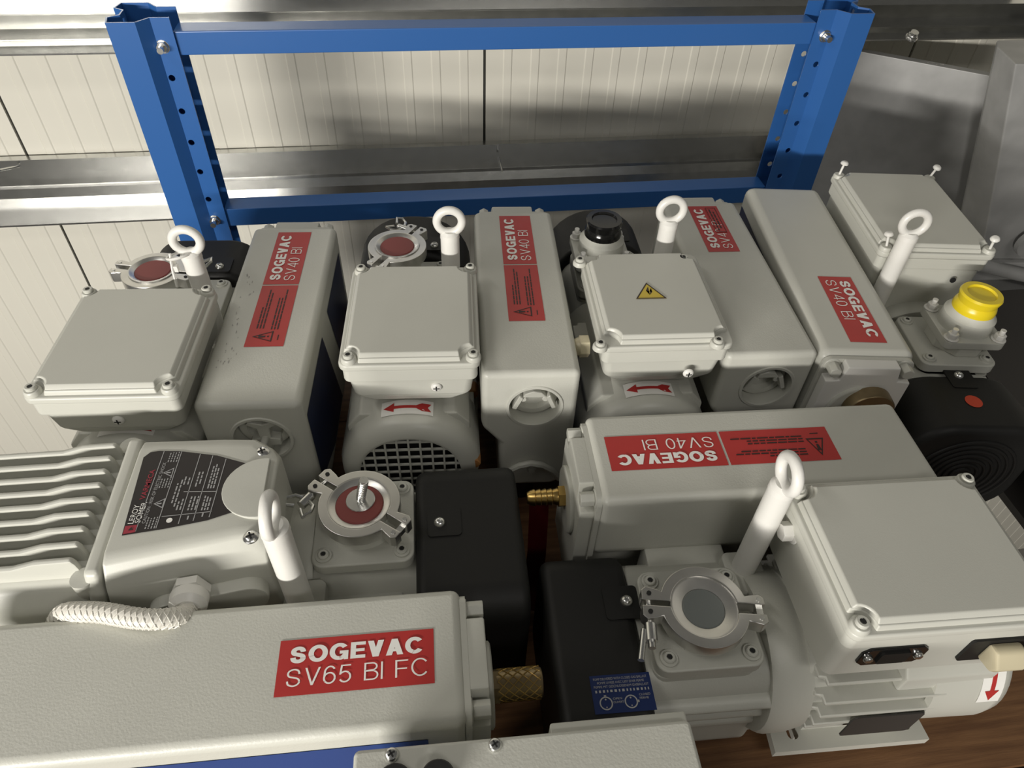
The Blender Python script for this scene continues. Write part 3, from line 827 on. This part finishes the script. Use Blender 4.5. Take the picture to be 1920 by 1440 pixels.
slim_inlet(D, .088, .178, YELLOW, 'yellow plastic inlet cap', z0=.196)
neck(E_, .09, .148, .2, .213); clamp(E_, .09, .147, .209, 172, 'bolt')
cap_disc(E_, .09, .147, .219, GLASSG, r=.0195, label='grey inlet disc')
neck(F_, .078, .176, .2, .22); clamp(F_, .078, .176, .216, -38)
cap_disc(F_, .078, .176, .2285, REDM, label='red rubber inlet plug')
bm = bm_new(); lathe(bm, [(.2285, .0145), (.2305, .0145), (.231, .014)], (.079, .180, 0), 'z', 28); part('washer', bm, STEEL, F_)
bm = bm_new(); cyl(bm, (.079, .180, .229), (.086, .180, .262), .0042, n=14)
for k in range(10): t = k/10; torus(bm, (.0795+.0062*t, .180, .233+.028*t), (.2, 0, 1), .0041, .0009, 14, 6)
part('threaded_stud', bm, STEEL, F_, label='threaded steel stud')

# ---- C: warning triangle, overprint on the name sticker
z = .3034
tri = [(-.111, .1585), (-.111, .1215), (-.080, .140)]
ts = part('warning_triangle', flat([tri[::-1]], 'warning_triangle', z), YELLOWS, C)
bolt_p = [(-.088, .1395), (-.0955, .1435), (-.0965, .1400), (-.104, .1405), (-.0985, .1365), (-.0975, .1395), (-.0905, .1365)]
part('warning_print', flat([q[::-1] for q in frame_polys(tri, .0018)] + [bolt_p[:4], bolt_p[3:]], 'warning_print', z+.0003), INK, ts)
st = part('stamp_sticker', flat([rect(.085, .152, -.020, -.004)], 'stamp_sticker', BZ+.0009), RED, C)
pol = [rect(.086, .151, -.0192, -.0184), rect(.086, .151, -.0056, -.0048), rect(.086, .0868, -.0192, -.0048), rect(.1502, .151, -.0192, -.0048)] + words(.09, .148, -.0105, .0022, 4) + words(.096, .140, -.0150, .0022, 8)
part('stamp_print', flat(pol, 'stamp_print', BZ+.0012), INK, st)
# ---- A, B: brass plugs beside the motors; smudges on A
for x, zz in ((-.09, .16), (-.188, .14)):
    bm = bm_new(); prism(bm, circ(.066, zz, .0085, 6), x-.01, x+.008, 'x'); bevel(bm, .001, 1); part('brass_plug', bm, COPPER, B, label='orange-brown pipe plug')
rnd = random.Random(11); pol = []
for i in range(34):
    x, y = rnd.uniform(-.12, .06), rnd.uniform(.026, .044); l = rnd.uniform(.0008, .0032); hgt = rnd.uniform(.0004, .001)
    pol.append([(x-l, y, BZ+.0003), (x, y-hgt, BZ+.0003), (x+l, y+hgt*.3, BZ+.0003), (x, y+hgt, BZ+.0003)])
part('smudges', flat(pol, 'smudges'), mat('smudge', (.33, .32, .30), .6), A)
# ---- D: red dot on the cowl
part('red_dot', flat([circ(.196, .160, .0105, 28)], 'red_dot', .1906), ORANGE, D)
bm = bm_new(); cyl(bm, (.014, .188, .245), (.0155, .188, .245), .004, n=14); part('plugged_hole', bm, DARK, D)
# ---- E: socket, switch, hex plug, cowl sticker, strap
ye = .143+.075-.006
def plate_poly(x0, x1, z0, z1, c): return [(x0+c, z0), (x1-c, z0), (x1, z0+c), (x1, z1-c), (x1-c, z1), (x0+c, z1), (x0, z1-c), (x0, z0+c)]
bm = bm_new(); prism(bm, plate_poly(-.076, -.018, .232, .260, .006), ye-.001, ye+.0025, 'y'); bevel(bm, .0006, 1)
so = part('mains_socket', bm, BLACKG, E_, label='black mains inlet socket')
bm = bm_new(); prism(bm, rrect(-.060, -.034, .237, .255, .003), ye+.002, ye+.0045, 'y'); part('socket_face', bm, BLACK, so)
for x in (-.069, -.025): pan_screw(so, (x, ye+.0025, .246), (R(-90), 0, 0), .0042, 'socket_screw')
bm = bm_new(); prism(bm, rrect(-.168, -.112, .226, .262, .004), ye-.001, ye+.0025, 'y'); sw = part('switch_plate', bm, BLACK, E_, label='black switch plate')
bm = bm_new(); prism(bm, [(ye+.002, .232), (ye+.018, .236), (ye+.022, .246), (ye+.012, .258), (ye+.002, .257)], -.156, -.128, 'x'); bevel(bm, .003, 2); part('switch_lever', bm, BEIGE, sw, label='beige plastic switch lever')
hexbolt(E_, (-.083+.091-.006, .100, .265), (0, R(90), 0), .0095, .012, 'hex_plug', PALE)
sx0, sx1, sy0, sy1 = .146, .200, .189, .222; zc = .1905
bs = part('cowl_sticker', flat([rect(sx0, sx1, sy0, sy1)], 'cowl_sticker', zc), BLUEST, E_, label='small blue instruction sticker')
def rot_txt(s, wd, ht, xr, ytop, parent, m=GREYP, bold=0.0):
    """text readable from +y: runs towards -x"""
    return part('lettering', text_mesh(s, wd, ht, bold), m, parent, (xr, ytop, zc+.0004), (0, 0, math.pi))
rot_txt('PUMP DELIVERED WITH CLOSED GAS BALLAST', .048, .0021, sx1-.003, sy0+.0046, bs)
rot_txt("POMPE LIVREE AVEC LEST D'AIR FERME", .042, .0021, sx1-.006, sy0+.0080, bs)
rot_txt('PUMPE MIT GESCHLOSSENEM GASBALLAST', .049, .0021, sx1-.0025, sy0+.0114, bs)
polys = words(sx0+.003, sx1-.003, sy0+.0132, .0022, 31, .001, .0025)
for cx_ in (sx1-.011, sx1-.033):
    cy_ = sy0+.0245; n = 24
    for i in range(n):
        a, b = 2*math.pi*i/n, 2*math.pi*(i+1)/n
        polys.append([(cx_+.0058*math.cos(a), cy_+.0058*math.sin(a)), (cx_+.0058*math.cos(b), cy_+.0058*math.sin(b)), (cx_+.0047*math.cos(b), cy_+.0047*math.sin(b)), (cx_+.0047*math.cos(a), cy_+.0047*math.sin(a))])
    polys.append(circ(cx_, cy_-.0033, .0008, 10)); polys.append(circ(cx_, cy_+.0033, .0006, 10))
    if cx_ > .18: polys.append(rect(cx_-.001, cx_+.001, cy_-.0070, cy_-.0055))
    else: polys.append(rect(cx_-.0072, cx_-.0055, cy_-.001, cy_+.001))
part('dial_print', flat(polys, 'dial_print', zc+.0004), GREYP, bs)
rot_txt('OPEN', .008, .0018, sx1-.0175, sy0+.022, bs); rot_txt('OUVERT', .009, .0018, sx1-.0175, sy0+.025, bs)
rot_txt('CLOSED', .010, .0018, sx1-.0410, sy0+.020, bs); rot_txt('FERME', .008, .0018, sx1-.0410, sy0+.023, bs)
bm = bm_new(); pts = [(.112, .452, .187), (.112, .446, .16), (.110, .43, .11), (.107, .42, .05), (.105, .415, .004)]
wv = .010
L_ = [bm.verts.new((x-wv, y+.004, zz)) for x, y, zz in pts]; R_ = [bm.verts.new((x+wv, y-.004, zz)) for x, y, zz in pts]
for i in range(len(pts)-1): bm.faces.new((L_[i], R_[i], R_[i+1], L_[i+1]))
bmesh.ops.solidify(bm, geom=bm.faces[:], thickness=.002); bmesh.ops.recalc_face_normals(bm, faces=bm.faces)
tag(part('red_strap', bm, STRAP), 'dark red strap hanging under the brass hose tail', 'strap')

# ---- F: drive housing instead of a terminal box
dr = None
HZ = .283
def drive(p):
    # heat sink body
    prof = [(.082, .17), (.078, .235), (.092, .258), (.232, .262), (.243, .24), (.243, .17)]
    bm = bm_new(); prism(bm, prof[::-1], -.36, -.134, 'x'); bevel(bm, .008, 3, 25)
    b = part('drive_housing', bm, PAINT, p)
    for i in range(9):
        y = .100 + i*.0158
        bm = bm_new()
        prism(bm, [(-.345, .255), (-.345, .266), (-.330, .273), (-.200, .275), (-.180, .281), (-.150, .282), (-.148, .276), (-.146, .255)], y-.003, y+.003, 'y'); bevel(bm, .0022, 2, 30)
        part('heat_sink_fin', bm, PAINT, b)
    for y in (.090, .236):
        bm = bm_new(); cyl(bm, (-.143, y, .25), (-.143, y, .268), .010, n=24); bevel(bm, .0015, 2, 40); part('corner_boss', bm, PAINT, b)
    # collar between heat sink and cover
    bm = bm_new(); prism(bm, [(.074, .17), (.074, .245), (.088, HZ-.006), (.234, HZ-.003), (.244, .26), (.244, .17)][::-1], -.140, -.127, 'x'); bevel(bm, .004, 3, 25); part('collar', bm, PAINT, b)
    # cover: outline in plan, crowned section
    bm = bm_new(); xs = [-.125, -.09, -.05, -.02, -.004, .006]; rows = []
    for x in xs:
        t = max(0, (x+.02)/.026); yb_ = .236 - .004*((x+.125)/.13) - .022*max(0, (x+.03)/.036)**2; yf = .080+.022*((x+.125)/.131); zt_ = HZ - .006*t*t
        sec = [(yf-.004, .17), (yf-.004, .247), (yf+.002, .262), (yf+.014, zt_-.003), (yf+.024, zt_), (yb_-.02, zt_), (yb_-.008, zt_-.003), (yb_, zt_-.012), (yb_, .17)]
        rows.append([bm.verts.new((x, y, zz)) for y, zz in sec])
    n = len(rows[0])
    for a, c in zip(rows, rows[1:]):
        for i in range(n): bm.faces.new((a[i], a[(i+1) % n], c[(i+1) % n], c[i]))
    bm.faces.new(rows[0][::-1]); bm.faces.new(rows[-1]); bmesh.ops.recalc_face_normals(bm, faces=bm.faces); bevel(bm, .003, 3, 35)
    c = part('drive_cover', to_mesh(bm, 'drive_cover', 30), PAINT, p)
    # raised lobe beside the label
    lobe = [(min(-.004+.0345*math.cos(R(t)), .000), .1625+.034*math.sin(R(t))) for t in range(40, 321, 10)]
    bm = bm_new(); prism(bm, lobe, HZ-.006, HZ+.0012, 'z'); bevel(bm, .001, 2, 40); part('cover_lobe', bm, PAINT, c)
    # label
    z = HZ+.0005
    lab = [(-.114, .119), (-.08, .123), (-.045, .129), (-.022, .137), (-.030, .143), (-.036, .150), (-.0385, .158), (-.038, .166), (-.034, .176), (-.026, .186), (-.021, .191), (-.05, .203), (-.085, .211), (-.105, .213), (-.113, .212), (-.118, .206)]
    lb = part('drive_label', flat([lab], 'drive_label', z), mat('label_black', (.022, .018, .018), .4), c, label='black printed drive label')
    polys = []
    def line(a, b2, wv=.0007):
        d = Vector((b2[0]-a[0], b2[1]-a[1])).normalized(); nn = Vector((-d.y, d.x))*wv/2
        polys.append([(a[0]+nn.x, a[1]+nn.y), (a[0]-nn.x, a[1]-nn.y), (b2[0]-nn.x, b2[1]-nn.y), (b2[0]+nn.x, b2[1]+nn.y)])
    for x0_, ya, yb_ in ((-.1015, .122, .212), (-.085, .124, .211), (-.067, .127, .206), (-.055, .129, .203), (-.042, .132, .198)): line((x0_-.002, ya), (x0_+.001, yb_))
    line((-.085, .136), (-.043, .138)); line((-.072, .162), (-.043, .160))
    rnd = random.Random(21)
    for x0_ in (-.079, -.0755, -.072): polys.extend([[(x0_+ (q[1]-.14)*.03, q[0]) for q in rr][::1] for rr in []])
    for j, (xx, ya, yb_) in enumerate(((-.080, .150, .172), (-.077, .146, .176), (-.074, .142, .154), (-.071, .142, .154), (-.0745, .170, .182), (-.071, .170, .180), (-.064, .141, .156), (-.061, .141, .156), (-.058, .141, .156), (-.0635, .167, .184), (-.0605, .170, .184), (-.052, .140, .156), (-.0495, .140, .156), (-.047, .140, .156), (-.052, .164, .190), (-.0495, .164, .192), (-.047, .164, .188), (-.062, .131, .135), (-.05, .133, .137))):
        for rr in words(ya, yb_, 0, .0013, 60+j, .002, .006): polys.append([(xx + q[1] + (q[0]-.16)*.03, q[0]) for q in rr])
    for yy in (.152, .187):
        t3 = [(-.0865, yy-.007), (-.0863, yy+.004), (-.0955, yy-.0015)]
        polys.extend(frame_polys(t3, .0010)); polys.append([(-.0925, yy-.0022), (-.0885, yy-.0024), (-.0885, yy-.0008), (-.0925, yy-.0010)])
    for yy in (.124, .168, .198):
        for k in range(4):
            for rr in words(yy, yy+.012, 0, .0010, 90+k+int(yy*1000), .001, .003): polys.append([(-.0955+.0025*k + q[1] + (q[0]-.16)*.03, q[0]) for q in rr])
    pr = part('label_print', flat(polys, 'label_print', z+.0003), GREYP, lb) if False else part('label_print', flat(polys, 'label_print', z+.0003), GREYP, c)
    part('label_window', flat([circ(-.0775, .1315, .0026, 18)], 'label_window', z+.0003), WHITE, c)
    rz = R(88)
    part('lettering', text_mesh('LEROY', .020, .0048, .0), WHITE, c, (-.1075, .1305, z+.0003), (0, 0, rz))
    part('lettering', text_mesh('SOMER', .022, .0048, .0), WHITE, c, (-.1020, .1310, z+.0003), (0, 0, rz))
    part('lettering', text_mesh('VARMECA', .034, .0048, .012), MAROON, c, (-.1042, .1560, z+.0003), (0, 0, rz))
    part('lettering', text_mesh('CAUTION : RISK OF ELECTRIC SHOCK', .068, .0030, .008), GREYP, c, (-.0975, .1300, z+.0003), (0, 0, rz))
    lg = part('label_emblem', flat([[(-.1135, .120), (-.1035, .1215), (-.1035, .129), (-.1135, .1285)]], 'label_emblem', z+.0003), MAROON, c)
    part('emblem_print', flat([[(-.110, .1235), (-.1055, .1238), (-.108, .127)]], 'emblem_print', z+.0006), INK, lg)
    for x, y in ((-.010, .207), (-.006, .111)):
        o, xm = pan_screw(c, (x, y, HZ-.004), None, .0068); part('cross_slot', xm, DARK, c, (x, y, HZ-.004), (0, 0, .4))
    # oval gland plate on the side facing the exhaust box
    yf = .079
    bm = bm_new(); prism(bm, rrect(-.098, .002, .205, .243, .0185, 8), yf-.004, yf+.02, 'y'); bevel(bm, .002, 2, 40)
    bmesh.ops.rotate(bm, verts=bm.verts, cent=(-.06, yf, .22), matrix=Matrix.Rotation(R(9), 3, 'Z'))
    gp = part('gland_plate', bm, PAINT, c)
    for x, zz in ((-.084, .234), (-.012, .214)): sock_screw(gp, (x, yf+.002+.16*(x+.06), zz), .0042, .004, 'plate_screw', PAINT, (R(90), 0, 0))
    g0 = Vector((-.058, .083, .250)); d = Vector((.02, -.55, -.8)).normalized(); d = Vector((.12, -1.0, .22)).normalized()
    bm = bm_new(); q = d.to_track_quat('Z', 'Y')
    def gl(a, b2, r0, r1, n): cyl(bm, g0+d*a, g0+d*b2, r0, r1, n)
    gl(0, .008, .0165, .0165, 6); gl(.008, .010, .0145, .0145, 24); gl(.010, .019, .0160, .0155, 24); gl(.019, .024, .0155, .0105, 24)
    bevel(bm, .001, 2, 40); g = part('cable_gland', bm, PALE, gp)
    e0 = g0 + d*.018
    import_pts = [e0, e0+d*.012+Vector((0, 0, .002)), e0+d*.020+Vector((-.004, .001, .009)), Vector((-.072, .043, .2745)), Vector((-.090, .046, .2745)), Vector((-.112, .053, .272)), Vector((-.132, .058, .268)), Vector((-.155, .064, .256)), Vector((-.175, .068, .225))]
    sm = []
    for i in range(len(import_pts)-1):
        P0 = import_pts[max(i-1, 0)]; P1 = import_pts[i]; P2 = import_pts[i+1]; P3 = import_pts[min(i+2, len(import_pts)-1)]
        for k in range(8):
            t = k/8; sm.append(.5*((2*P1)+(P2-P0)*t+(2*P0-5*P1+4*P2-P3)*t*t+(3*P1-P0-3*P2+P3)*t*t*t))
    sm.append(import_pts[-1])
    bm = bm_new(); tube(bm, sm, .0080, 14); cb = part('braided_cable', bm, BRAID, gp, label='pale braided cable')
    bm = bm_new()
    for s in (-1, 1):
        for i in range(5):
            pts = []
            for k, pp in enumerate(sm):
                dd = (sm[min(k+1, len(sm)-1)]-sm[max(k-1, 0)]).normalized(); qq = dd.to_track_quat('Z', 'Y'); t = 2*math.pi*i/5 + s*k*.62
                pts.append(pp + qq @ Vector((.0081*math.cos(t), .0081*math.sin(t), 0)))
            tube(bm, pts, .0007, 5)
    part('braid', bm, BRAID, cb) if False else part('braid', bm, BRAID, gp)
    return b
drive(F_)

# ================================================================== control box in front
cb = thing('control_box', 'grey painted control box with two black knobs and cross screws, standing before the pumps', 'control box', (.0445, .067, 0), -2.2)
CT = .312
bm = bm_new(); prism(bm, rrect(-.114, .114, -.11, .102, .004), .0, CT); bevel(bm, .003, 3, 40); bx_ = part('enclosure', bm, CAST, cb)
bm = bm_new(); prism(bm, rrect(.018, .114, .101, .110, .002), .02, CT-.007); bevel(bm, .001, 1); part('rear_strip', bm, CAST, cb)
bm = bm_new(); prism(bm, rrect(.113, .120, -.06, .06, .002), .10, CT-.016); bevel(bm, .001, 1); part('side_strip', bm, CAST, cb)
for x, y in ((-.089, .0965), (-.021, .0965)):
    o, xm = pan_screw(cb, (x, y, CT), None, .0046); part('cross_slot', xm, DARK, cb, (x, y, CT), (0, 0, .5))
for x in (-.0865, -.059):
    bm = bm_new(); lathe(bm, [(CT, .0115), (CT+.007, .011), (CT+.010, .0095)], (x, .0785, 0), 'z', 28); part('knob', bm, BLACK, cb, label='round black knob')
